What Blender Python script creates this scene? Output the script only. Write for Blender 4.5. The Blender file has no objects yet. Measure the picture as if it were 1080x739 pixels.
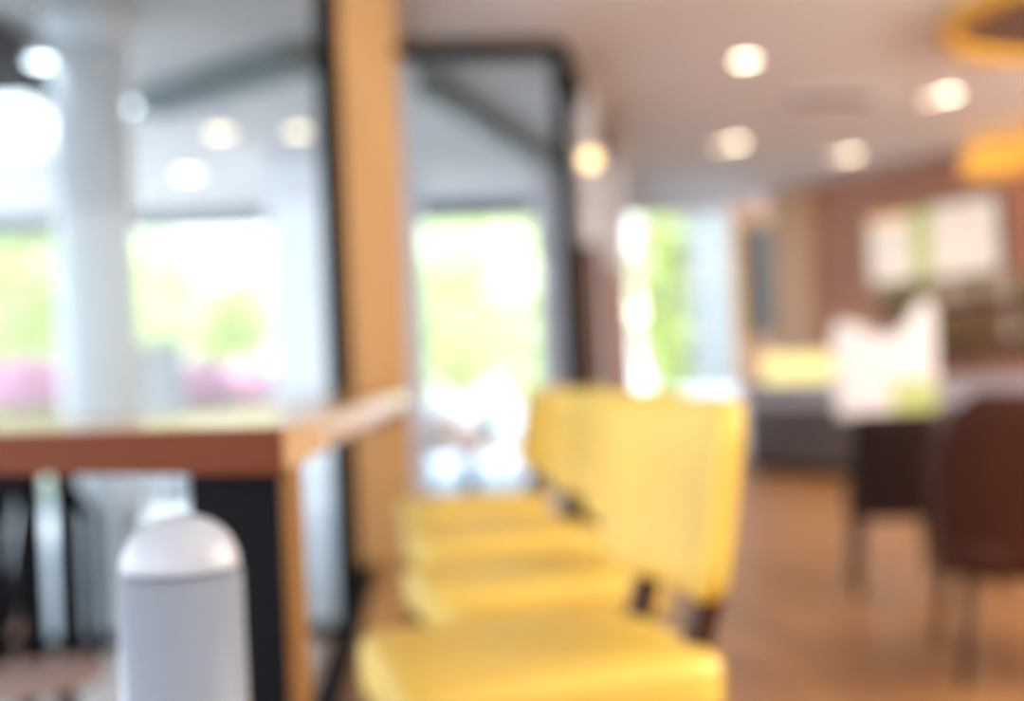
import bpy, bmesh, math, random
from mathutils import Vector, Matrix
random.seed(7)
S = bpy.context.scene
COL = S.collection
PI = math.pi
R = math.radians

# ------------------------------------------------------------------ materials
def new_mat(name):
    m = bpy.data.materials.new(name); m.use_nodes = True
    nt = m.node_tree
    return m, nt, nt.nodes['Principled BSDF']

def mat(name, col, rough=.5, metal=0, var=.12, scale=6.0, coat=0, sheen=0, bump=0.0, stretch=(1,1,1), col2=None, trans=0, spec=.5):
    m, nt, b = new_mat(name)
    N, L = nt.nodes, nt.links
    tc = N.new('ShaderNodeTexCoord'); mp = N.new('ShaderNodeMapping'); mp.inputs['Scale'].default_value = stretch
    nz = N.new('ShaderNodeTexNoise'); nz.inputs['Scale'].default_value = scale; nz.inputs['Detail'].default_value = 3
    L.new(tc.outputs['Object'], mp.inputs[0]); L.new(mp.outputs[0], nz.inputs['Vector'])
    mx = N.new('ShaderNodeMix'); mx.data_type = 'RGBA'
    a = col; c2 = col2 or tuple(max(0, x*(1-var)) for x in col)
    mx.inputs[6].default_value = (*a, 1); mx.inputs[7].default_value = (*c2, 1)
    L.new(nz.outputs[0], mx.inputs[0]); L.new(mx.outputs[2], b.inputs['Base Color'])
    b.inputs['Roughness'].default_value = rough; b.inputs['Metallic'].default_value = metal
    b.inputs['Coat Weight'].default_value = coat; b.inputs['Specular IOR Level'].default_value = spec
    if sheen: b.inputs['Sheen Weight'].default_value = sheen
    if trans: b.inputs['Transmission Weight'].default_value = trans
    if bump:
        bp = N.new('ShaderNodeBump'); bp.inputs['Strength'].default_value = bump
        L.new(nz.outputs[0], bp.inputs['Height']); L.new(bp.outputs[0], b.inputs['Normal'])
    return m

def wood(name, c1, c2, rough=.4, stretch=(18,1.2,18), coat=.0, scale=3, spec=.3):
    return mat(name, c1, rough, col2=c2, scale=scale, stretch=stretch, coat=coat, bump=.05, spec=spec)

def emit(name, col, s):
    m, nt, b = new_mat(name)
    b.inputs['Base Color'].default_value = (*[c*.25 for c in col], 1)
    b.inputs['Emission Color'].default_value = (*col, 1); b.inputs['Emission Strength'].default_value = s
    return m

def glass_mat(name, tint=(.93,.97,.98)):
    m = bpy.data.materials.new(name); m.use_nodes = True
    nt = m.node_tree; N, L = nt.nodes, nt.links; N.clear()
    out = N.new('ShaderNodeOutputMaterial'); tr = N.new('ShaderNodeBsdfTransparent'); gl = N.new('ShaderNodeBsdfGlossy')
    tr.inputs[0].default_value = (*tint, 1); gl.inputs['Roughness'].default_value = 0.0
    fr = N.new('ShaderNodeFresnel'); fr.inputs[0].default_value = 1.5
    mx = N.new('ShaderNodeMixShader')
    L.new(fr.outputs[0], mx.inputs[0]); L.new(tr.outputs[0], mx.inputs[1]); L.new(gl.outputs[0], mx.inputs[2]); L.new(mx.outputs[0], out.inputs[0])
    return m

def planks(name, c1, c2, c3, rough):
    m, nt, b = new_mat(name); N, L = nt.nodes, nt.links
    tc = N.new('ShaderNodeTexCoord'); mp = N.new('ShaderNodeMapping'); mp.inputs['Rotation'].default_value = (0,0,PI/2)
    br = N.new('ShaderNodeTexBrick'); br.inputs['Scale'].default_value = 1.0
    br.inputs['Brick Width'].default_value = 1.3; br.inputs['Row Height'].default_value = .14; br.inputs['Mortar Size'].default_value = .004
    br.inputs['Color1'].default_value = (*c1,1); br.inputs['Color2'].default_value = (*c2,1); br.inputs['Mortar'].default_value = (*c3,1)
    nz = N.new('ShaderNodeTexNoise'); nz.inputs['Scale'].default_value = 2.2
    mx = N.new('ShaderNodeMix'); mx.data_type = 'RGBA'; mx.blend_type = 'MULTIPLY'; mx.inputs[0].default_value = .35
    L.new(tc.outputs['Object'], mp.inputs[0]); L.new(mp.outputs[0], br.inputs['Vector']); L.new(tc.outputs['Object'], nz.inputs['Vector'])
    L.new(br.outputs[0], mx.inputs[6]); L.new(nz.outputs[0], mx.inputs[7]); L.new(mx.outputs[2], b.inputs['Base Color'])
    b.inputs['Roughness'].default_value = rough; b.inputs['Specular IOR Level'].default_value = .3
    return m

def bricks(name):
    m, nt, b = new_mat(name); N, L = nt.nodes, nt.links
    tc = N.new('ShaderNodeTexCoord'); br = N.new('ShaderNodeTexBrick'); mp = N.new('ShaderNodeMapping')
    mp.inputs['Rotation'].default_value = (PI/2,0,0)
    br.inputs['Scale'].default_value = 1.0; br.inputs['Brick Width'].default_value = .24; br.inputs['Row Height'].default_value = .08
    br.inputs['Mortar Size'].default_value = .008
    br.inputs['Color1'].default_value = (.52,.20,.11,1); br.inputs['Color2'].default_value = (.38,.13,.07,1); br.inputs['Mortar'].default_value = (.55,.38,.3,1)
    L.new(tc.outputs['Object'], mp.inputs[0]); L.new(mp.outputs[0], br.inputs['Vector']); L.new(br.outputs[0], b.inputs['Base Color'])
    b.inputs['Roughness'].default_value = .8
    return m

def leafm(name, c):
    m, nt, b = new_mat(name); N, L = nt.nodes, nt.links
    nz = N.new('ShaderNodeTexNoise'); nz.inputs['Scale'].default_value = 1.4
    mx = N.new('ShaderNodeMix'); mx.data_type = 'RGBA'
    mx.inputs[6].default_value = (*c,1); mx.inputs[7].default_value = (*[min(1,x*1.5+.03) for x in c],1)
    tc = N.new('ShaderNodeTexCoord'); L.new(tc.outputs['Object'], nz.inputs['Vector']); L.new(nz.outputs[0], mx.inputs[0])
    L.new(mx.outputs[2], b.inputs['Base Color']); b.inputs['Roughness'].default_value = .6
    tl = N.new('ShaderNodeBsdfTranslucent'); L.new(mx.outputs[2], tl.inputs[0])
    ms = N.new('ShaderNodeMixShader'); ms.inputs[0].default_value = .5
    L.new(b.outputs[0], ms.inputs[1]); L.new(tl.outputs[0], ms.inputs[2]); L.new(ms.outputs[0], N['Material Output'].inputs[0])
    return m

M = dict(
 yellow = mat('yellow_vinyl', (.80,.55,.09), .46, var=.06, scale=9, spec=.6),
 darkwood = wood('dark_brown_wood', (.055,.022,.014), (.03,.012,.008)),
 post = wood('honey_wood', (.55,.31,.12), (.46,.25,.09), .5, (8,8,.7)),
 counter_top = wood('light_oak', (.50,.28,.10), (.42,.22,.075), .2, spec=.6),
 counter_front = wood('red_brown_wood', (.135,.029,.004), (.095,.018,.003), .6, (1.5,10,10), spec=.15),
 black = mat('black_metal', (.003,.003,.005), .7, var=.3, spec=.08),
 white = mat('white_paint', (.88,.90,.94), .45, var=.05),
 column = mat('pale_column_paint', (.84,.88,.93), .5, var=.04, scale=3),
 ceil = mat('pale_mauve_plaster', (.87,.89,.91), .7, var=.04, scale=1.5),
 patio = mat('grey_patio_boards', (.74,.67,.62), .6, var=.25, stretch=(1,14,1), scale=2),
 floor = planks('oak_floor', (.43,.20,.07), (.34,.15,.05), (.20,.09,.04), .38),
 pave = mat('pale_paving', (.70,.73,.78), .8, var=.12, scale=2),
 brick = bricks('brick'),
 wall = mat('cream_plaster', (.62,.55,.50), .8, var=.05),
 pillar = mat('apricot_plaster', (.72,.42,.24), .6, var=.08),
 slate = mat('slate_grey_paint', (.10,.13,.13), .6, var=.1),
 glass = glass_mat('window_glass'),
 chair_dark = mat('dark_brown_leather', (.020,.008,.007), .6, var=.2, spec=.2),
 chair_red = mat('russet_leather', (.060,.014,.006), .55, var=.2, spec=.25),
 bar_front = mat('taupe_panels', (.13,.10,.10), .5, var=.2, stretch=(8,8,1)),
 bar_top = mat('pale_stone_top', (.55,.53,.60), .3, var=.1),
 gold = mat('gold_paint', (.85,.48,.04), .35, var=.1),
 brown_panel = mat('brown_panel', (.17,.10,.08), .6, var=.1),
 silver = mat('brushed_steel', (.6,.6,.62), .3, metal=1, var=.1),
 leaf1 = leafm('leaf_green', (.46,.50,.20)), leaf2 = leafm('leaf_light', (.60,.64,.34)), leaf3 = leafm('leaf_deep', (.2,.3,.1)),
 pink = leafm('pink_blossom', (.85,.45,.58)),
 bark = mat('bark', (.16,.11,.08), .9, var=.3, scale=10),
 lamp = emit('lamp_glow', (1.0,.82,.56), 9), lamp_dim = emit('lamp_glow_dim', (1.0,.78,.52), 4),
 lamp_amber = emit('lamp_glow_amber', (1.0,.70,.34), 3.2),
 lamp_mirrored = emit('lamp_glow_warm', (1.0,.80,.55), 4.0),
 daylamp = emit('lamp_glow_cool', (.80,.9,1.0), 7),
 yellowlight = emit('lit_yellow_panel', (1.0,.84,.32), 1.0), amber = emit('amber_shade', (1.0,.45,.06), .8),
 sc_w = emit('lit_menu_cream', (1.0,.82,.70), .55), sc_g = emit('lit_menu_green', (.75,.75,.22), .38), sc_o = emit('lit_menu_orange', (1.0,.50,.16), .8),
 bottle_g = mat('olive_glass', (.22,.22,.06), .15, var=.2), bottle_a = mat('amber_glass', (.35,.14,.03), .15, var=.2), bottle_c = mat('pale_glass', (.6,.55,.45), .15, var=.1),
 teal = mat('teal_ceramic', (.20,.45,.45), .3), green = mat('lime_card', (.55,.68,.22), .6), orange = mat('orange_fabric', (.75,.30,.06), .7),
 pinkcloth = mat('rose_ceramic', (.75,.45,.42), .5), lilac = mat('lilac_white_plaster', (.72,.70,.76), .7, var=.05),
 seatbrown = mat('taupe_seat', (.30,.22,.20), .6),
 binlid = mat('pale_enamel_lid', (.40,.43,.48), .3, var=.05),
 greypaint = mat('grey_pillar_paint', (.27,.28,.28), .7, var=.08),
 edgewood = wood('amber_edge_wood', (.24,.11,.025), (.18,.08,.018), .6),
 rose = mat('rose_brown_paint', (.42,.24,.20), .6),
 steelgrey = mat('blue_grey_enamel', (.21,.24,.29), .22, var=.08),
)

# ------------------------------------------------------------------ mesh helpers
def obj(name, bm, m, parent=None, loc=(0,0,0), rot=(0,0,0), smooth=False, bevel=0, seg=2):
    me = bpy.data.meshes.new(name)
    bmesh.ops.recalc_face_normals(bm, faces=bm.faces)
    bm.to_mesh(me); bm.free()
    if smooth:
        for p in me.polygons: p.use_smooth = True
    o = bpy.data.objects.new(name, me); COL.objects.link(o)
    me.materials.append(m if not isinstance(m, str) else M[m])
    o.location = loc; o.rotation_euler = rot
    if parent: o.parent = parent
    if bevel:
        b = o.modifiers.new('b', 'BEVEL'); b.width = bevel; b.segments = seg; b.limit_method = 'ANGLE'
    return o

def box(bm, x0, x1, y0, y1, z0, z1):
    vs = [bm.verts.new((x, y, z)) for z in (z0, z1) for x, y in ((x0,y0),(x1,y0),(x1,y1),(x0,y1))]
    for f in ((0,3,2,1),(4,5,6,7),(0,1,5,4),(1,2,6,5),(2,3,7,6),(3,0,4,7)): bm.faces.new([vs[i] for i in f])
    return bm
def B(*a): return box(bmesh.new(), *a)

def prism(bm, pts, z0, z1):
    a = [bm.verts.new((x,y,z0)) for x,y in pts]; b = [bm.verts.new((x,y,z1)) for x,y in pts]
    bm.faces.new(a[::-1]); bm.faces.new(b)
    for i in range(len(pts)):
        j = (i+1) % len(pts); bm.faces.new((a[i],a[j],b[j],b[i]))
    return bm

def beam(bm, p, q, w, h=None):
    """box between two points, w across, h in height"""
    h = h or w; p = Vector(p); q = Vector(q); d = (q-p).normalized()
    up = Vector((0,0,1)) if abs(d.z) < .95 else Vector((0,1,0))
    s = d.cross(up).normalized()*w/2; u = s.cross(d).normalized()*h/2
    vs = [bm.verts.new(c + i*s + j*u) for c in (p,q) for i,j in ((-1,-1),(1,-1),(1,1),(-1,1))]
    for f in ((0,1,2,3),(7,6,5,4),(0,4,5,1),(1,5,6,2),(2,6,7,3),(3,7,4,0)): bm.faces.new([vs[i] for i in f])
    return bm

def cone(bm, p, q, r0, r1, n=16):
    p = Vector(p); q = Vector(q); d = (q-p).normalized()
    up = Vector((0,0,1)) if abs(d.z) < .95 else Vector((1,0,0))
    s = d.cross(up).normalized(); u = s.cross(d)
    A = [bm.verts.new(p + (s*math.cos(t)+u*math.sin(t))*r0) for t in [2*PI*i/n for i in range(n)]]
    C = [bm.verts.new(q + (s*math.cos(t)+u*math.sin(t))*r1) for t in [2*PI*i/n for i in range(n)]]
    bm.faces.new(A); bm.faces.new(C[::-1])
    for i in range(n): bm.faces.new((A[i],C[i],C[(i+1)%n],A[(i+1)%n]))
    return bm

def lathe(prof, n=32, bm=None, c=(0,0)):
    bm = bm or bmesh.new(); rings = []
    for r, z in prof:
        rings.append([bm.verts.new((c[0]+max(r,1e-4)*math.cos(2*PI*i/n), c[1]+max(r,1e-4)*math.sin(2*PI*i/n), z)) for i in range(n)])
    for a, b in zip(rings, rings[1:]):
        for i in range(n): bm.faces.new((a[i],a[(i+1)%n],b[(i+1)%n],b[i]))
    bm.faces.new(rings[0][::-1]); bm.faces.new(rings[-1])
    return bm

def ringmesh(r0, r1, z0, z1, n=48):
    bm = bmesh.new(); rg = []
    for rr, z in ((r0,z0),(r1,z0),(r1,z1),(r0,z1)): rg.append([bm.verts.new((rr*math.cos(2*PI*i/n), rr*math.sin(2*PI*i/n), z)) for i in range(n)])
    for k in range(4):
        a, b = rg[k], rg[(k+1)%4]
        for i in range(n): bm.faces.new((a[i],a[(i+1)%n],b[(i+1)%n],b[i]))
    return bm

def tag(o, label=None, cat=None, group=None, kind=None):
    for k, v in (('label',label),('category',cat),('group',group),('kind',kind)):
        if v: o[k] = v
    return o
def empty(name, loc=(0,0,0), rz=0):
    o = bpy.data.objects.new(name, None); COL.objects.link(o); o.location = loc; o.rotation_euler = (0,0,rz); o.empty_display_size = .1
    return o
def copy_tree(o, parent=None):
    c = o.copy(); COL.objects.link(c)
    if parent: c.parent = parent; c.matrix_parent_inverse = o.matrix_parent_inverse
    for ch in list(o.children): copy_tree(ch, c)
    return c
def struct(o): o['kind'] = 'structure'; return o

def cushion(sx, sy, sz, lv=3, puff=1.0):
    """soft padded block centred at the origin"""
    bm = bmesh.new(); nx, ny, nz = 10, 10, 4
    bmesh.ops.create_cube(bm, size=2)
    bmesh.ops.subdivide_edges(bm, edges=bm.edges, cuts=9, use_grid_fill=True)
    for v in bm.verts:
        x, y, z = v.co; p = 7
        n = (abs(x)**p+abs(y)**p+abs(z)**p)**(1/p)
        v.co = Vector((x/n, y/n, z/n))
        x, y, z = v.co
        v.co = Vector((x*sx/2, y*sy/2, z*sz/2*(1+.14*puff*(1-x*x)*(1-y*y))))
    return bm

# ------------------------------------------------------------------ camera
CAMZ = 1.07
F = 1260.0
cam = bpy.data.cameras.new('camera'); co = bpy.data.objects.new('camera', cam); COL.objects.link(co)
cam.sensor_width = 36; cam.lens = 36*F/1080; cam.clip_end = 200; cam.clip_start = .02
yaw, pitch, roll = R(-3.86), R(1.16), R(-2.5)
mw = Matrix.Rotation(yaw, 4, 'Z') @ Matrix.Rotation(PI/2+pitch, 4, 'X') @ Matrix.Rotation(roll, 4, 'Z')
mw.translation = (0,0,CAMZ); co.matrix_world = mw
S.camera = co
cam.dof.use_dof = True; cam.dof.focus_distance = .62; cam.dof.aperture_fstop = 2.25; cam.dof.aperture_blades = 0

def ray(px, py):
    d = Vector(((px-540)/F, -(py-369.5)/F, -1)); return (mw.to_3x3() @ d)
def atY(px, py, y):
    d = ray(px, py); return Vector((0,0,CAMZ)) + d*(y/d.y)
def atZ(px, py, z):
    d = ray(px, py); return Vector((0,0,CAMZ)) + d*((z-CAMZ)/d.z)

CEIL = 3.0
# ------------------------------------------------------------------ room shell
room = [(-.50,-2.5),(7.2,-2.5),(7.2,6.1),(4.14,13.2),(4.14,14.1),(2.35,14.1),(1.72,10.95),(.84,6.95),(-.15,6.95),(-.15,5.22),(-.50,5.22)]
struct(obj('floor', prism(bmesh.new(), room, -.08, 0), 'floor'))
struct(obj('ceiling', prism(bmesh.new(), room, CEIL, CEIL+.12), 'ceil'))
def wall(name, p, q, z0, z1, th, m, parent=None):
    """a wall slab running from p to q, thickness to the left of p>q"""
    p = Vector(p); q = Vector(q); L = (q-p).length; a = math.atan2(q.y-p.y, q.x-p.x)
    o = obj(name, B(0, L, 0, th, z0, z1), m, parent, (p.x, p.y, 0), (0,0,a))
    return o
struct(wall('wall_back', (-.50,-2.5), (7.2,-2.5), 0, CEIL, -.12, 'wall'))
struct(wall('wall_right', (7.2,-2.5), (7.2,6.1), 0, CEIL, -.12, 'wall'))
struct(wall('wall_brick', (4.14,13.2), (7.2,6.1), 0, CEIL, .14, 'brick'))
# far wall around the far window
wf = empty('wall_far', (0,14.0,0)); struct(wf)
obj('wall_panel', B(2.30,4.14,0,.1,0,.62), 'lilac', wf)
obj('wall_panel', B(3.66,4.14,0,.1,.62,CEIL), 'pillar', wf)
obj('wall_panel', B(2.30,3.66,0,.1,2.93,CEIL), 'wall', wf)
tr = struct(obj('trim_1', B(-.333,-.10,5.00,5.20,0,CEIL), 'post', bevel=.008))           # honey wood post at the corner
struct(obj('trim_2', prism(bmesh.new(), [(4.02,13.50),(4.28,12.90),(4.18,12.86),(3.93,13.45)], 0, CEIL), 'pillar', bevel=.006))

def glazing(name, p, q, z1, frames, fw=.05, sill=.10, m='black', th=.05, topw=.07):
    """framed pane wall from p to q with mullions at the given fractions"""
    p = Vector(p); q = Vector(q); L = (q-p).length; a = math.atan2(q.y-p.y, q.x-p.x)
    r = empty(name, (p.x,p.y,0), a); struct(r)
    obj('bottom_rail', B(0,L,-th/2,th/2,0,sill), m, r)
    obj('top_rail', B(0,L,-th/2,th/2,z1-topw,z1), m, r)
    for f, w, mm in frames:
        x = f*L; obj('mullion', B(x-w/2,x+w/2,-th/2-.003,th/2+.003,sill,z1-topw), mm, r)
    obj('pane', B(0,L,-.004,.004,sill,z1-topw), 'glass', r)
    return r
glazing('window_1', (-3.2,5.12), (-.336,5.12), 2.89, [(0.015,.03,'column'),(.981,.10,'black')], sill=.05)
glazing('window_2', (-.15,6.88), (.82,6.88), CEIL, [(.975,.05,'black'),(.02,.03,'lilac')], topw=.09, sill=.06)
glazing('window_6', (-.17,5.24), (-.17,6.84), CEIL, [(.5,.03,'black')], sill=.06)
glazing('window_3', (.84,6.95), (1.72,10.95), CEIL, [(.01,.08,'black'),(.3,.05,'column'),(.62,.06,'column'),(.985,.10,'brown_panel')], sill=.35, topw=.12)
glazing('window_4', (1.74,11.0), (2.33,13.98), CEIL, [(.0,.10,'brown_panel'),(.5,.06,'brown_panel'),(.97,.08,'slate')], sill=.3, topw=.12)
glazing('window_5', (2.34,14.0), (3.66,14.0), 2.93, [(.01,.05,'slate'),(.56,.04,'white'),(.985,.06,'gold')], sill=.66, m='white', topw=.06)

struct(obj('trim_3', B(1.04,1.18,8.10,8.22,0,1.95), 'brown_panel', bevel=.006))
struct(obj('trim_4', B(1.62,1.80,10.62,10.76,0,2.0), 'rose', bevel=.006))
struct(obj('trim_5', B(1.04,1.18,8.10,8.22,1.95,CEIL), 'column', bevel=.006))
struct(obj('trim_6', B(1.62,1.80,10.62,10.76,2.0,CEIL), 'column', bevel=.006))
# ------------------------------------------------------------------ bar counter along the glass
ct = empty('bar_counter', (-.16,1.3,0))
tag(ct, 'long narrow wooden bar counter with red-brown end running beside the glass wall', 'counter')
top = prism(bmesh.new(), [(0,0),(.07,3.69),(-.24,3.69),(-.24,.95),(-.84,.95),(-.84,.525)], .976, 1.025)
obj('countertop', top, 'counter_top', ct, bevel=.003)
obj('end_fascia', B(.004,.985,.001,.013,.974,1.0235), 'counter_front', ct, rot=(0,0,PI-math.atan2(.525,.84)), bevel=.002)
obj('leg', prism(bmesh.new(), [(-.012,.035),(-.012,.14),(-.125,.21),(-.125,.105)], 0, .975), 'black', ct)
obj('wood_edge', B(-.011,0,.02,.14,0,.975), 'edgewood', ct)
obj('wall_bracket', B(-.12,-.03,3.60,3.66,.90,.974), 'black', ct)
obj('foot_rail', B(-.16,-.10,.20,3.66,.27,.32), 'black', ct)

# domed bin beside the counter end
dp = atY(196, 739, 1.13)
db = empty('pedal_bin', (dp.x, dp.y, 0))
tag(db, 'tall slim glossy pale bin with rounded top in front of the black counter leg', 'bin')
Rb = .054; zt = .953; zs = .905
prof = [(.002,zt)]+[(Rb-.048+.048*math.sin(t), zt-.048+.048*math.cos(t)) for t in [i*PI/2/8 for i in range(9)]]+[(Rb,zs)]
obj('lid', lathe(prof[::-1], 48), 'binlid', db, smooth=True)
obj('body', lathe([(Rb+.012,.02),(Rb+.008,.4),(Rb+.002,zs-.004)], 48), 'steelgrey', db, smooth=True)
obj('base_ring', lathe([(Rb+.014,0),(Rb+.014,.02)], 48), 'black', db)

# ------------------------------------------------------------------ yellow bar stools
def make_stool():
    r = empty('bar_stool')
    zs = .65
    obj('seat', cushion(.50,.47,.095), 'yellow', r, (0,0,zs-.0475), smooth=True)
    obj('seat_frame', B(-.21,.21,-.20,.20,zs-.125,zs-.085), 'darkwood', r, bevel=.004)
    # backrest: padded, gently curved panel leaning back
    bm = cushion(.055,.45,.305, puff=0)
    for v in bm.verts:
        v.co.x += -.05*(v.co.y/.225)**2 + .05*(v.co.z/.15+1)*.5
    obj('backrest', bm, 'yellow', r, (.262,0,zs+.218), smooth=True)
    for s in (-1,1):
        obj('back_post', beam(bmesh.new(), (.20,s*.12,zs-.11), (.275,s*.12,zs+.13), .04,.03), 'darkwood', r)
    for sx in (-1,1):
        for sy in (-1,1):
            obj('leg', beam(bmesh.new(), (sx*.19,sy*.175,zs-.10), (sx*.215,sy*.20,0), .038), 'darkwood', r)
    for s in (-1,1):
        obj('stretcher', beam(bmesh.new(), (-.205,s*.19,.25), (.205,s*.19,.25), .022,.03), 'darkwood', r)
        obj('stretcher', beam(bmesh.new(), (s*.205,-.19,.22), (s*.205,.19,.22), .022,.03), 'darkwood', r)
    return r
stool = make_stool()
spots = [(.135,1.89,12,'yellow vinyl bar stool nearest the camera, its whole backrest in view'),
         (.19,2.60,11,'yellow bar stool second from the camera, half hidden by the first backrest'),
         (.165,3.36,9,'yellow bar stool third along the counter, only its seat clearly seen'),
         (.125,4.22,7,'smallest and farthest yellow bar stool, at the window end of the row')]
for i, (x, y, a, lab) in enumerate(spots):
    s = stool if i == 0 else copy_tree(stool)
    s.location = (x, y, 0); s.rotation_euler = (0,0,R(a)); tag(s, lab, 'bar stool', 'yellow bar stools along the counter')

# ------------------------------------------------------------------ small cafe table beyond the stools
ctp = (.16,5.75)
t = empty('cafe_table', (ctp[0],ctp[1],0)); tag(t, 'small round white cafe table beyond the last yellow stool', 'table')
obj('tabletop', lathe([(.30,.72),(.315,.73),(.315,.745),(.30,.75)], 40), 'white', t)
obj('pedestal', lathe([(.03,.02),(.03,.72)], 16), 'black', t); obj('base', lathe([(.2,0),(.2,.012),(.04,.03)], 32), 'black', t)
p = empty('teapot', (ctp[0]-.10,ctp[1]-.02,.75), .4); tag(p, 'round white teapot on the small cafe table', 'teapot')
obj('body', lathe([(.05,0),(.085,.03),(.10,.075),(.085,.125),(.045,.15)], 28), 'white', p, smooth=True)
obj('lid', lathe([(.046,.15),(.035,.165),(.012,.172),(.014,.19),(.004,.198)], 20), 'white', p, smooth=True)
obj('spout', cone(bmesh.new(), (.085,0,.05), (.155,0,.13), .02,.011), 'white', p, smooth=True)
hb = bmesh.new()
for i in range(8):
    a0, a1 = -PI/2+i*PI/8, -PI/2+(i+1)*PI/8
    cone(hb, (-.085-.05*math.cos(a0),0,.08+.045*math.sin(a0)), (-.085-.05*math.cos(a1),0,.08+.045*math.sin(a1)), .008,.008, 8)
obj('handle', hb, 'white', p)
v = empty('bottle', (ctp[0]+.10,ctp[1]-.08,.75)); tag(v, 'teal bottle with dark neck on the small cafe table', 'bottle')
obj('body', lathe([(.038,0),(.04,.01),(.04,.13),(.018,.17)], 24), 'teal', v, smooth=True); obj('neck', lathe([(.017,.17),(.015,.235)], 16), 'black', v)
u = empty('cup', (ctp[0]+.03,ctp[1]-.17,.75)); tag(u, 'rose coloured cup on the small cafe table', 'cup')
obj('bowl', lathe([(.022,0),(.036,.03),(.04,.07)], 24), 'pinkcloth', u, smooth=True)
obj('saucer', lathe([(.03,-.0),(.06,.006),(.062,.009)], 24), 'white', u)

# ------------------------------------------------------------------ brown chairs on the right
def make_tub(name, w, h, m, tall=0):
    """upholstered chair facing +y; the wrapped back is on -y"""
    r = empty(name)
    bm = bmesh.new(); n, k = 28, 10; z0 = .40; th = .035
    def prof(t, z):
        # plan: D-shaped wrap
        a = PI + PI*t
        x = w/2*math.cos(a)*(.92+.08*(z)); y = w*.46*math.sin(a)
        x = math.copysign(abs(x/(w/2))**.62*(w/2), x); y = -abs(y/(w*.46))**.75*(w*.46)
        return x, y
    def topz(t): return z0 + (h-z0)*(.62+.38*min(1, max(0, math.sin(PI*t)*1.6-.35)))if tall else z0+(h-z0)*min(1, max(.04, math.sin(PI*t)*2.1-.5))
    out, inn = [], []
    for i in range(n+1):
        t = i/n; ro, ri = [], []
        for j in range(k+1):
            z = z0-.05 + (topz(t)-z0+.05)*j/k; f = (z-z0)/(h-z0)
            x, y = prof(t, f); L = math.hypot(x,y)+1e-6
            y -= .10*f
            ro.append(bm.verts.new((x,y,z))); ri.append(bm.verts.new((x*(1-th/L*1.0), y+th*abs(y)/L, z)))
        out.append(ro); inn.append(ri)
    for i in range(n):
        for j in range(k):
            bm.faces.new((out[i][j],out[i+1][j],out[i+1][j+1],out[i][j+1])); bm.faces.new((inn[i][j],inn[i][j+1],inn[i+1][j+1],inn[i+1][j]))
        bm.faces.new((out[i][k],out[i+1][k],inn[i+1][k],inn[i][k])); bm.faces.new((out[i][0],inn[i][0],inn[i+1][0],out[i+1][0]))
    for i in (0,n):
        for j in range(k): bm.faces.new((out[i][j],out[i][j+1],inn[i][j+1],inn[i][j]))
    obj('backrest', bm, m, r, smooth=True)
    obj('seat', cushion(w*.90, w*.92, .11), m, r, (0,.0,z0+.02), smooth=True)
    for sx in (-1,1):
        for sy in (-1,1):
            obj('leg', cone(bmesh.new(), (sx*w*.36,sy*w*.34,z0-.03), (sx*w*.43,sy*w*.44,0), .022,.013, 12), 'darkwood', r, smooth=True)
    return r
ca = make_tub('dining_chair', .43, .83, 'chair_dark'); ca.location = (2.09,5.40,0); ca.rotation_euler = (0,0,R(-14))
tag(ca, 'dark brown dining chair with tapered back and splayed legs, standing clear on the wood floor', 'chair')
cb = make_tub('armchair', .74, .95, 'chair_red', 1); cb.location = (2.04,3.95,0); cb.rotation_euler = (0,0,R(-16))
tag(cb, 'large russet brown leather armchair cut by the right edge of the frame', 'armchair')
dt = empty('dining_table', (2.95,5.15,0)); tag(dt, 'dark square dining table between the two brown chairs', 'table')
obj('tabletop', B(-.42,.42,-.40,.40,.71,.75), 'darkwood', dt, bevel=.006)
obj('apron', B(-.36,.36,-.34,.34,.64,.71), 'darkwood', dt)
for sx in (-1,1):
    for sy in (-1,1): obj('leg', B(sx*.34-.025,sx*.34+.025,sy*.32-.025,sy*.32+.025,0,.64), 'darkwood', dt)

# ------------------------------------------------------------------ service bar at the back
sb = empty('service_bar', (0,0,0)); tag(sb, 'long service bar with taupe front and pale stone top before the brick wall', 'counter')
pa, pb = Vector((3.05,11.75)), Vector((4.95,8.75)); dv = (pb-pa).normalized(); nv = Vector((-dv.y, dv.x))
ang = math.atan2(dv.y, dv.x); LB = (pb-pa).length
sb.location = (pa.x,pa.y,0); sb.rotation_euler = (0,0,ang)
obj('front_panel', B(.03,LB,.03,.55,.08,.66), 'bar_front', sb); obj('upper_band', B(.02,LB,.015,.56,.66,.84), 'bar_top', sb)
obj('countertop', B(0,LB+.02,-.02,.60,.84,.88), 'bar_top', sb, bevel=.005); obj('plinth', B(.06,LB,.07,.5,0,.08), 'black', sb)
def onbar(t, off=.25, z=.88):
    q = pa+dv*t+nv*off; return (q.x, q.y, z)
dc = empty('display_case', onbar(.68), ang); tag(dc, 'low display case glowing pale yellow on the service bar', 'display case')
obj('light_panel', B(-.42,.42,-.20,-.18,.012,.26), 'yellowlight', dc); obj('case_body', B(-.435,.435,-.178,.22,0,.27), 'white', dc, bevel=.01)
obj('frame', B(-.44,.44,-.21,-.17,0,.010), 'silver', dc)
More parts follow.
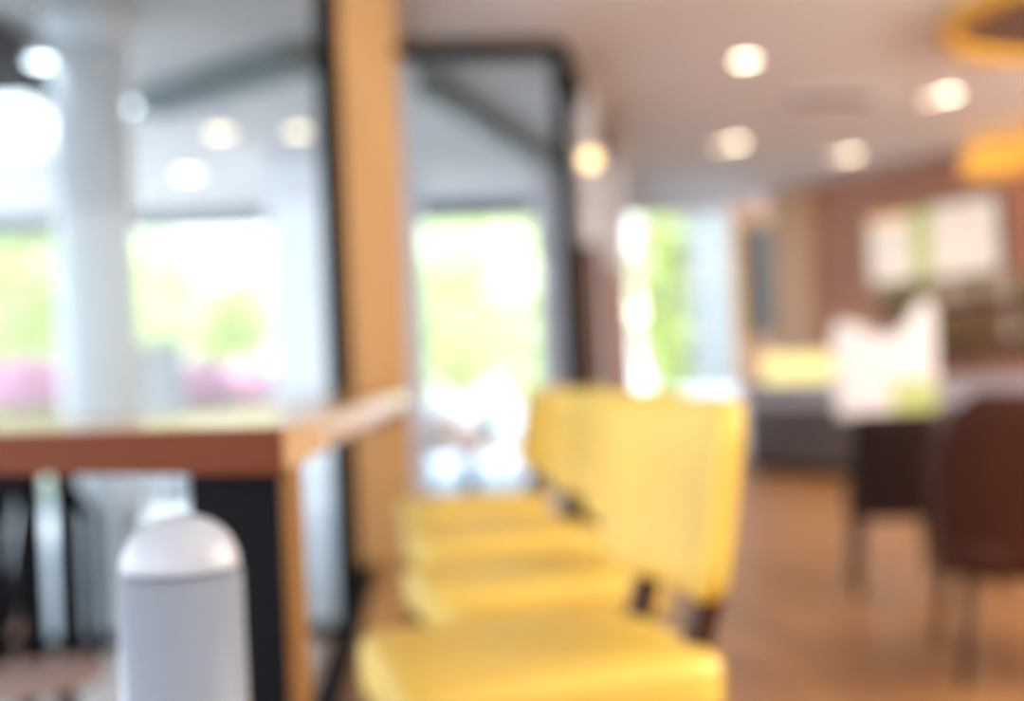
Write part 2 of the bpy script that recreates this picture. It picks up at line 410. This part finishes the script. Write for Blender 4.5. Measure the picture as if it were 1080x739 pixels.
# white display board with stepped top and lime card
wpts = [(0,0),(.86,0),(.90,.20),(.90,1.02),(.82,1.08),(.74,1.0),(.60,.78),(.40,.74),(.14,.90),(.04,.92),(-.02,.80)]
wpts = [(x*.86,z*.84) for x,z in wpts]
bm = bmesh.new(); A = [bm.verts.new((x,0,z)) for x,z in wpts]; C2 = [bm.verts.new((x,.07,z)) for x,z in wpts]
bm.faces.new(A); bm.faces.new(C2[::-1])
for i in range(len(A)): bm.faces.new((A[i],C2[i],C2[(i+1)%len(A)],A[(i+1)%len(A)]))
w0 = atY(884, 439, 9.4)
wd = empty('display_stand', (w0.x,9.4,.0), R(-14)); tag(wd, 'white freestanding display with notched top in front of the service bar', 'display stand')
zb = w0.z
obj('panel', bm, 'white', wd, (0,0,zb), bevel=.02, seg=3)
obj('lime_card', B(.42,.76,-.012,-.001,zb+.03,zb+.26), 'green', wd)
obj('foot', B(.10,.16,-.15,.22,0,.03), 'silver', wd); obj('foot', B(.62,.68,-.15,.22,0,.03), 'silver', wd)
obj('support', B(.115,.145,.02,.05,.03,zb+.02), 'silver', wd); obj('support', B(.635,.665,.02,.05,.03,zb+.02), 'silver', wd)
# espresso machine
em = empty('espresso_machine', onbar(1.36,.35), ang); tag(em, 'steel espresso machine with pink-brown side on the service bar', 'coffee machine')
obj('body', B(-.20,.20,-.15,.2,.06,.42), 'brown_panel', em, bevel=.02); obj('drip_tray', B(-.20,.20,-.22,-.151,.03,.08), 'silver', em)
obj('cup_rail', B(-.19,.19,-.14,.19,.42,.47), 'silver', em, bevel=.01); obj('group_head', lathe([(.03,.2),(.03,.28)],16,c=(.0,-.17)), 'silver', em)
for x in (-.17,.17): obj('foot', B(x-.02,x+.02,-.12,.16,0,.06), 'black', em)
for k,(x,mm,hh,lab) in enumerate([(-.08,'pinkcloth',.30,'rose canister beside the display case'),(1.5,'lilac',.20,'white canister beside the espresso machine')]):
    c = empty('canister', onbar(.10 if k==0 else 1.9,.12)); tag(c, lab, 'canister')
    obj('jar', lathe([(.05,0),(.055,.01),(.055,hh)],24), mm, c, smooth=False); obj('lid', lathe([(.057,hh),(.057,hh+.02),(.015,hh+.03)],24), 'darkwood', c)
# wall shelves with bottles on the brick wall
bw0, bw1 = Vector((4.14,13.2)), Vector((7.2,6.1)); bd = (bw1-bw0).normalized(); bn = Vector((bd.y,-bd.x)); bang = math.atan2(bd.y, bd.x)
def onbrick(t, off, z):
    q = bw0+bd*t+bn*off; return (q.x,q.y,z)
for k, z in enumerate((1.20, 1.56)):
    sh = obj('wall_shelf', B(0,2.4,-.22,0,-.03,0), 'darkwood', None, onbrick(1.35,0,z), (0,0,bang), bevel=.004)
    tag(sh, ['lower','upper'][k]+' dark wooden wall shelf of bottles on the brick wall', 'shelf')
kinds = {}
names = {'bottle_g':'olive green','bottle_a':'amber','bottle_c':'pale clear'}
for row, z in enumerate((1.20,1.56)):
    for i in range(13):
        mm = random.choice(list(names)); hh = .26
        key = mm
        if key not in kinds:
            r = empty('bottle'); kinds[key] = r
            obj('glass', lathe([(.036,0),(.04,.01),(.04,.15),(.016,.195),(.014,.25)],18), mm, r, smooth=True)
            obj('stopper', lathe([(.015,.25),(.015,.28)],12), 'darkwood', r)
            b = r
        else: b = copy_tree(kinds[key])
        b.location = onbrick(1.45+i*.17+random.uniform(-.03,.03), .11, z)
        tag(b, '%s glass bottle standing on the %s wall shelf by the brick wall' % (names[mm], ['lower','upper'][row]), 'bottle', '%s bottles on the %s wall shelf' % (names[mm], ['lower','upper'][row]))
# lit menu board
mb = empty('menu_board', onbrick(1.22,.02,1.80), bang); tag(mb, 'wide backlit menu board with cream and green panels on the brick wall', 'menu board')
obj('housing', B(0,1.66,-.06,0,0,.74), 'slate', mb, bevel=.005)
for a, b_, mm in ((.03,.60,'sc_w'),(.615,.84,'sc_g'),(.855,1.63,'sc_w')): obj('lit_panel', B(a,b_,-.075,-.061,.03,.71), mm, mb)
obj('lit_header', B(.03,.60,-.080,-.0755,.65,.71), 'sc_o', mb)
# amber pendants top right
for i, (t_, off, lab) in enumerate([(3.15,.45,'amber pendant lamp nearer the menu board'),(3.75,.45,'amber pendant lamp at the right edge, farther from the menu board')]):
    r = empty('pendant_lamp', onbrick(t_, off, 0)); tag(r, lab, 'pendant lamp', 'amber pendants before the brick wall')
    obj('lamp_shade', lathe([(.24,2.66),(.26,2.66),(.22,2.90),(.20,2.90)],32), 'amber', r, smooth=False); obj('cord', lathe([(.006,2.90),(.006,CEIL)],8), 'black', r)
# slate shutter panel on the far wall
ss = obj('wall_shutter', B(3.80,4.08,13.93,13.995,1.40,2.72), 'slate'); tag(ss, 'tall slate grey panel hung right of the far window', 'panel')

# ------------------------------------------------------------------ ceiling fittings
def downlight(px, py, label, m='lamp', r=.066, w=60, z=CEIL):
    q = atZ(px, py, z)
    e = empty('downlight', (q.x,q.y,z)); tag(e, label, 'ceiling light', 'recessed ceiling downlights')
    obj('trim_ring', lathe([(r+.001,-.012),(r+.012,-.008),(r+.012,0),(r+.001,0)],28), 'white', e)
    obj('bulb', lathe([(r,-.011),(r*.98,-.014),(.001,-.016)],28), m, e)
    if w:
        l = bpy.data.lights.new('downlight_beam','SPOT'); l.energy = w; l.color = (1,.87,.70); l.spot_size = R(120); l.spot_blend = .6; l.shadow_soft_size = .05
        lo = bpy.data.objects.new('downlight_beam', l); COL.objects.link(lo); lo.location = (q.x,q.y,z-.03)
    return e
downlight(786,62,'bright downlight highest in the photo, left of the dark vent')
downlight(777,149,'bright downlight left of the vent, right one of its close pair')
downlight(760,153,'dim downlight left of the vent, left one of its close pair','lamp_dim',.055,0)
downlight(898,162,'bright downlight just above the brick wall, right one of its close pair')
downlight(882,164,'dim downlight just above the brick wall, left one of its close pair','lamp_dim',.055,0)
downlight(1001,98,'bright downlight below the gold ceiling ring, right one of its close pair')
downlight(982,103,'dim downlight below the gold ceiling ring, left one of its close pair','lamp_dim',.055,0)
q = atZ(622,168,2.3); gp = empty('globe_pendant', (q.x,q.y,0)); tag(gp, 'small amber globe pendant beside the dark frame of the glass vestibule', 'pendant lamp')
obj('bulb', lathe([(.048*math.sin(i*PI/10), 2.3-.048*math.cos(i*PI/10)) for i in range(11)], 24), 'lamp_amber', gp, smooth=True)
obj('socket', lathe([(.014,2.352),(.014,2.40)],16), 'gold', gp); obj('cord', lathe([(.003,2.40),(.003,CEIL)],8), 'lilac', gp)
vq = atZ(878,102,CEIL)
vt = empty('air_vent', (vq.x,vq.y,CEIL), R(3)); tag(vt, 'dark slotted air vent in the pale ceiling between the downlights', 'air vent')
obj('frame', B(-.34,.34,-.16,.16,-.015,0), 'ceil', vt); 
for k in range(4): obj('slat', B(-.30,.30,-.13+.07*k,-.085+.07*k,-.022,-.0155), 'brown_panel', vt)
# gold ring
rg = empty('ceiling_ring', (3.98,6.45,CEIL)); tag(rg, 'round gold rimmed ceiling feature with a brown centre', 'ceiling feature')
obj('rim', ringmesh(.90,1.0,-.07,0,64), 'gold', rg); obj('centre_panel', lathe([(.895,-.01),(.895,0)],64), 'brown_panel', rg)

# ------------------------------------------------------------------ outside: patio
struct(obj('ground', B(-30,24,-6,46,-.16,-.085), 'pave'))
struct(obj('patio_deck', prism(bmesh.new(), [(-5.5,-2.4),(-.505,-2.4),(-.505,5.23),(-.155,5.23),(-.155,6.96),(.83,6.96),(1.70,10.96),(2.33,14.12),(4.2,14.12),(4.2,15),(-5.5,15)], -.08,-.005), 'pave'))
struct(obj('patio_roof', prism(bmesh.new(), [(-6,-2.0),(-.505,-2.0),(-.505,5.23),(-.19,5.23),(-.19,6.96),(.83,6.96),(1.70,10.96),(2.0,12.6),(-6,12.6),(-6,9.2),(-2.42,9.2),(-2.42,7.1),(-6,7.1)], 2.9,2.99), 'patio'))  # unseen near end extended to keep the sun off the stools
def patio_beam(p, q, w, h, lab, m='slate'):
    bm = beam(bmesh.new(), p, q, w, h); o = obj('roof_beam', bm, m); tag(o, lab, 'beam'); return o
patio_beam((-6,12.55,2.80),(2.0,12.55,2.80),.12,.19,'dark beam along the far edge of the patio roof')
patio_beam((.02,7.12,2.84),(1.30,10.6,2.84),.10,.11,'slanting dark beam seen through the glass vestibule')
patio_beam((-1.66,7.45,2.83),(-.62,6.45,2.83),.22,.14,'diagonal dark beam beside the white patio column')
patio_beam((-5.9,6.25,2.80),(-2.0,6.25,2.80),.8,.19,'wide dark slab under the patio roof at upper left','black')  # black slab added to darken the upper left of the roof
pc = empty('patio_column', (-1.60,5.9,-.005)); tag(pc, 'thick round white column holding up the patio roof', 'column')
obj('shaft', lathe([(.185,.10),(.18,2.75)],40), 'column', pc, smooth=False); obj('base', lathe([(.21,0),(.21,.10)],40), 'column', pc); obj('capital', lathe([(.18,2.75),(.22,2.905)],40), 'column', pc)
for o in pc.children:
    for f in o.data.polygons: f.use_smooth = len(f.vertices) == 4
# pale pillars in the garden
def pillar(px0, px1, Y, z1, lab, m='lilac', z0=-.085):
    x0 = atY(px0,400,Y).x; x1 = atY(px1,400,Y).x
    e = empty('garden_pillar', ((x0+x1)/2,Y,z0)); w = (x1-x0)/2; h = z1-z0; tag(e, lab, 'pillar')
    obj('shaft', B(-w,w,0,2*w if w<.4 else .3,0,h-.05), m, e, bevel=.01); obj('cap', B(-w-.02,w+.02,-.02,(2*w if w<.4 else .3)+.02,h-.05,h), m, e)
    return e
pillar(132,186,11.0,1.50,'short pale grey pillar in the garden right of the white column', 'greypaint')
pillar(424,452,11.4,2.89,'tall lilac-white pillar left of the bright garden view')
pillar(572,612,11.6,2.89,'broad lilac-white pillar right of the bright garden view')
pillar(738,800,17.5,4.2,'tall pale pillar outside the far window','greypaint')
pillar(288,356,9.5,2.89,'broad pale pillar behind the glass just left of the wooden post','column')
# patio lamps; the warm ones stand in for lamps mirrored in the glass
def patio_lamp(px, py, label, m, r=.07, z=2.9):
    q = atZ(px, py, z); e = empty('patio_lamp', (q.x,q.y,z)); tag(e, label, 'ceiling light', 'lamps under the patio roof')
    obj('housing', lathe([(r+.02,-.05),(r+.02,0)],24), 'silver', e); obj('bulb', lathe([(r,-.058),(r,-.051)],24), m, e)
patio_lamp(146,104,'cool white patio lamp right of the column, brightest of its pair','daylamp')
patio_lamp(127,120,'dimmer cool white patio lamp right of the column','daylamp',.03)
patio_lamp(42,54,'cool white patio lamp left of the column','daylamp',.05,2.705)
patio_lamp(118,178,'warm mirrored light low beside the white column','lamp_mirrored',.10)
patio_lamp(198,177,'warm mirrored light low between column and wooden post','lamp_mirrored',.10)
patio_lamp(232,132,'warm mirrored light highest of the warm ones behind the glass','lamp_mirrored',.08)
patio_lamp(299,176,'warm mirrored light low and nearest the wooden post','lamp_mirrored',.11)
patio_lamp(314,131,'faint warm mirrored light high near the wooden post','lamp_mirrored',.07)
# garden wall, planters, hedge
gw = obj('garden_wall', B(-14,10,16.6,16.8,-.085,.75), 'lilac'); tag(gw, 'low pale garden wall behind the patio', 'wall')
def foliage(c, rad, n, size):
    bm = bmesh.new()
    for _ in range(n):
        while True:
            p = Vector([random.uniform(-1,1) for _ in range(3)])
            if .25 < p.length < 1: break
        p = Vector((p.x*rad[0],p.y*rad[1],p.z*rad[2]))+Vector(c)
        a = Vector([random.gauss(0,1) for _ in range(3)]).normalized(); b = a.orthogonal().normalized(); s = size*random.uniform(.6,1.3)
        vs = [bm.verts.new(p+a*s), bm.verts.new(p+b*s*.5), bm.verts.new(p-a*s), bm.verts.new(p-b*s*.5)]
        bm.faces.new(vs)
    return bm
def tree(x, y, h, rad, n, m, lab, size=.22, name='tree'):
    e = empty(name, (x,y,-.085)); tag(e, lab, name, 'garden '+name+'s')
    obj('foliage', foliage((0,0,h), rad, n, size), m, e)
    tb = bmesh.new(); cone(tb,(0,0,0),(.05,0,h),.09,.05,10)
    for k in range(5):
        a = k*1.3; cone(tb,(.03,0,h*.75),(rad[0]*.5*math.cos(a),rad[1]*.5*math.sin(a),h+rad[2]*.3),.035,.012,6)
    obj('trunk', tb, 'bark', e); return e
def shrub(x, y, z, rad, n, m, lab, size=.07):
    e = empty('flowering_bush', (x,y,-.085)); tag(e, lab, 'bush', 'flowering bushes by the garden wall')
    obj('leaves', foliage((0,0,z*.7), (rad[0],rad[1],z*.6), n, size), 'leaf1', e)
    obj('blossoms', foliage((0,-.1,z), rad, n, size), m, e); return e
for px, Y, w, lab in ((30,12.8,.6,'pink flowering bush left of the white column'),(213,13.0,.36,'deep pink flowering bush right of the short pale pillar'),(262,14.6,.36,'pale pink flowering bush in front of the garden wall'),(312,13.2,.36,'pink flowering bush nearest the wooden post')):
    q = atY(px,398,Y); shrub(q.x,Y,q.z,(w,.4,.26),1500,'pink',lab)
tr_specs = [(10,18,2.2,(.95,1.0,1.7),900,'leaf1','leafy green tree left of the white column'),
 (165,19,2.6,(.8,.8,1.0),420,'leaf2','light green tree just right of the white column'),
 (240,23,2.2,(.75,.8,.95),520,'leaf1','low green tree between the column and the glass edge'),
 (300,27,3.5,(1.1,1.1,1.1),400,'leaf2','light green tree close beside the wooden post behind glass'),
 (470,19,2.2,(.9,1.0,1.7),620,'leaf2','pale green tree at the left of the vestibule view'),
 (545,22,2.6,(1.2,1.2,2.2),650,'leaf2','pale green tree at the right of the vestibule view'),
 (715,21,2.4,(.8,1.0,2.2),1000,'leaf1','light green tree seen through the far window')]
for px,Y,h,rad,n,m,lab in tr_specs:
    q = atY(px,300,Y); tree(q.x,Y,h,rad,n,m,lab)

# ------------------------------------------------------------------ patio stools under the counter line
def make_patio_chair():
    r = empty('patio_chair')
    obj('seat', lathe([(.17,.43),(.19,.44),(.19,.46),(.17,.47)],28), 'seatbrown', r)
    for k in range(4):
        a = PI/4+k*PI/2; obj('leg', cone(bmesh.new(),(.13*math.cos(a),.13*math.sin(a),.43),(.21*math.cos(a),.21*math.sin(a),0),.022,.018,10), 'black', r)
    bk = bmesh.new()
    pts = [(-.17,.02,.45),(-.18,.12,.78),(-.10,.15,.90),(.10,.15,.90),(.18,.12,.78),(.17,.02,.45)]
    for a_, b_ in zip(pts, pts[1:]): cone(bk,a_,b_,.014,.014,10)
    obj('back_frame', bk, 'black', r)
    for x in (-.12,-.04,.04,.12): obj('back_slat', beam(bmesh.new(),(x,.06,.46),(x,.145,.89),.055,.012), 'black', r)
    return r
pch = make_patio_chair()
for i,(x,y,a,lab) in enumerate([(-.95,2.75,20,'black metal patio chair with rosy seat, nearest of those under the counter line'),(-1.30,3.35,-35,'black metal patio chair standing behind the nearest patio chair'),(-1.62,4.1,70,'black metal patio chair farthest back beside the white column')]):
    c = pch if i == 0 else copy_tree(pch)
    c.location = (x,y,-.005); c.rotation_euler = (0,0,R(a)); tag(c, lab, 'chair', 'black metal patio chairs')

# ------------------------------------------------------------------ light
for i, (x, y, z, e) in enumerate([(3.2,1.0,2.3,125),(4.2,2.6,2.35,200),(6.75,4.9,2.35,230),(1.1,-1.2,2.3,30),(6.2,6.8,2.3,70)]):
    l = bpy.data.lights.new('fill_light','POINT'); l.energy = e; l.color = (1,.93,.84); l.shadow_soft_size = .35  # unseen fill lights without fixtures, added to brighten ceiling and furniture
    lo = bpy.data.objects.new('fill_light', l); COL.objects.link(lo); lo.location = (x,y,z)
W = bpy.data.worlds.new('sky'); S.world = W; W.use_nodes = True
nt = W.node_tree; N, L = nt.nodes, nt.links
bg = N['Background']; tc = N.new('ShaderNodeTexCoord'); sx = N.new('ShaderNodeSeparateXYZ'); rp = N.new('ShaderNodeValToRGB')
L.new(tc.outputs['Generated'], sx.inputs[0]); L.new(sx.outputs['Z'], rp.inputs[0]); L.new(rp.outputs[0], bg.inputs[0])
rp.color_ramp.elements[0].position = 0; rp.color_ramp.elements[0].color = (1,1,1,1)
rp.color_ramp.elements[1].position = .6; rp.color_ramp.elements[1].color = (.62,.80,1,1)
bg.inputs[1].default_value = 3.0
sn = bpy.data.lights.new('sun','SUN'); sn.energy = 5; sn.angle = R(3); sn.color = (1,.96,.9)
so = bpy.data.objects.new('sun', sn); COL.objects.link(so)
so.rotation_euler = Vector((.35,.55,-.9)).to_track_quat('-Z','Y').to_euler()

vs = S.view_settings; vs.view_transform = 'Standard'; vs.look = 'None'; vs.gamma = 1; vs.use_curve_mapping = False; vs.exposure = 0.42
S.cycles.use_denoising = True; S.cycles.max_bounces = 8; S.cycles.transparent_max_bounces = 16
S.cycles.sample_clamp_indirect = 6; S.cycles.caustics_reflective = False
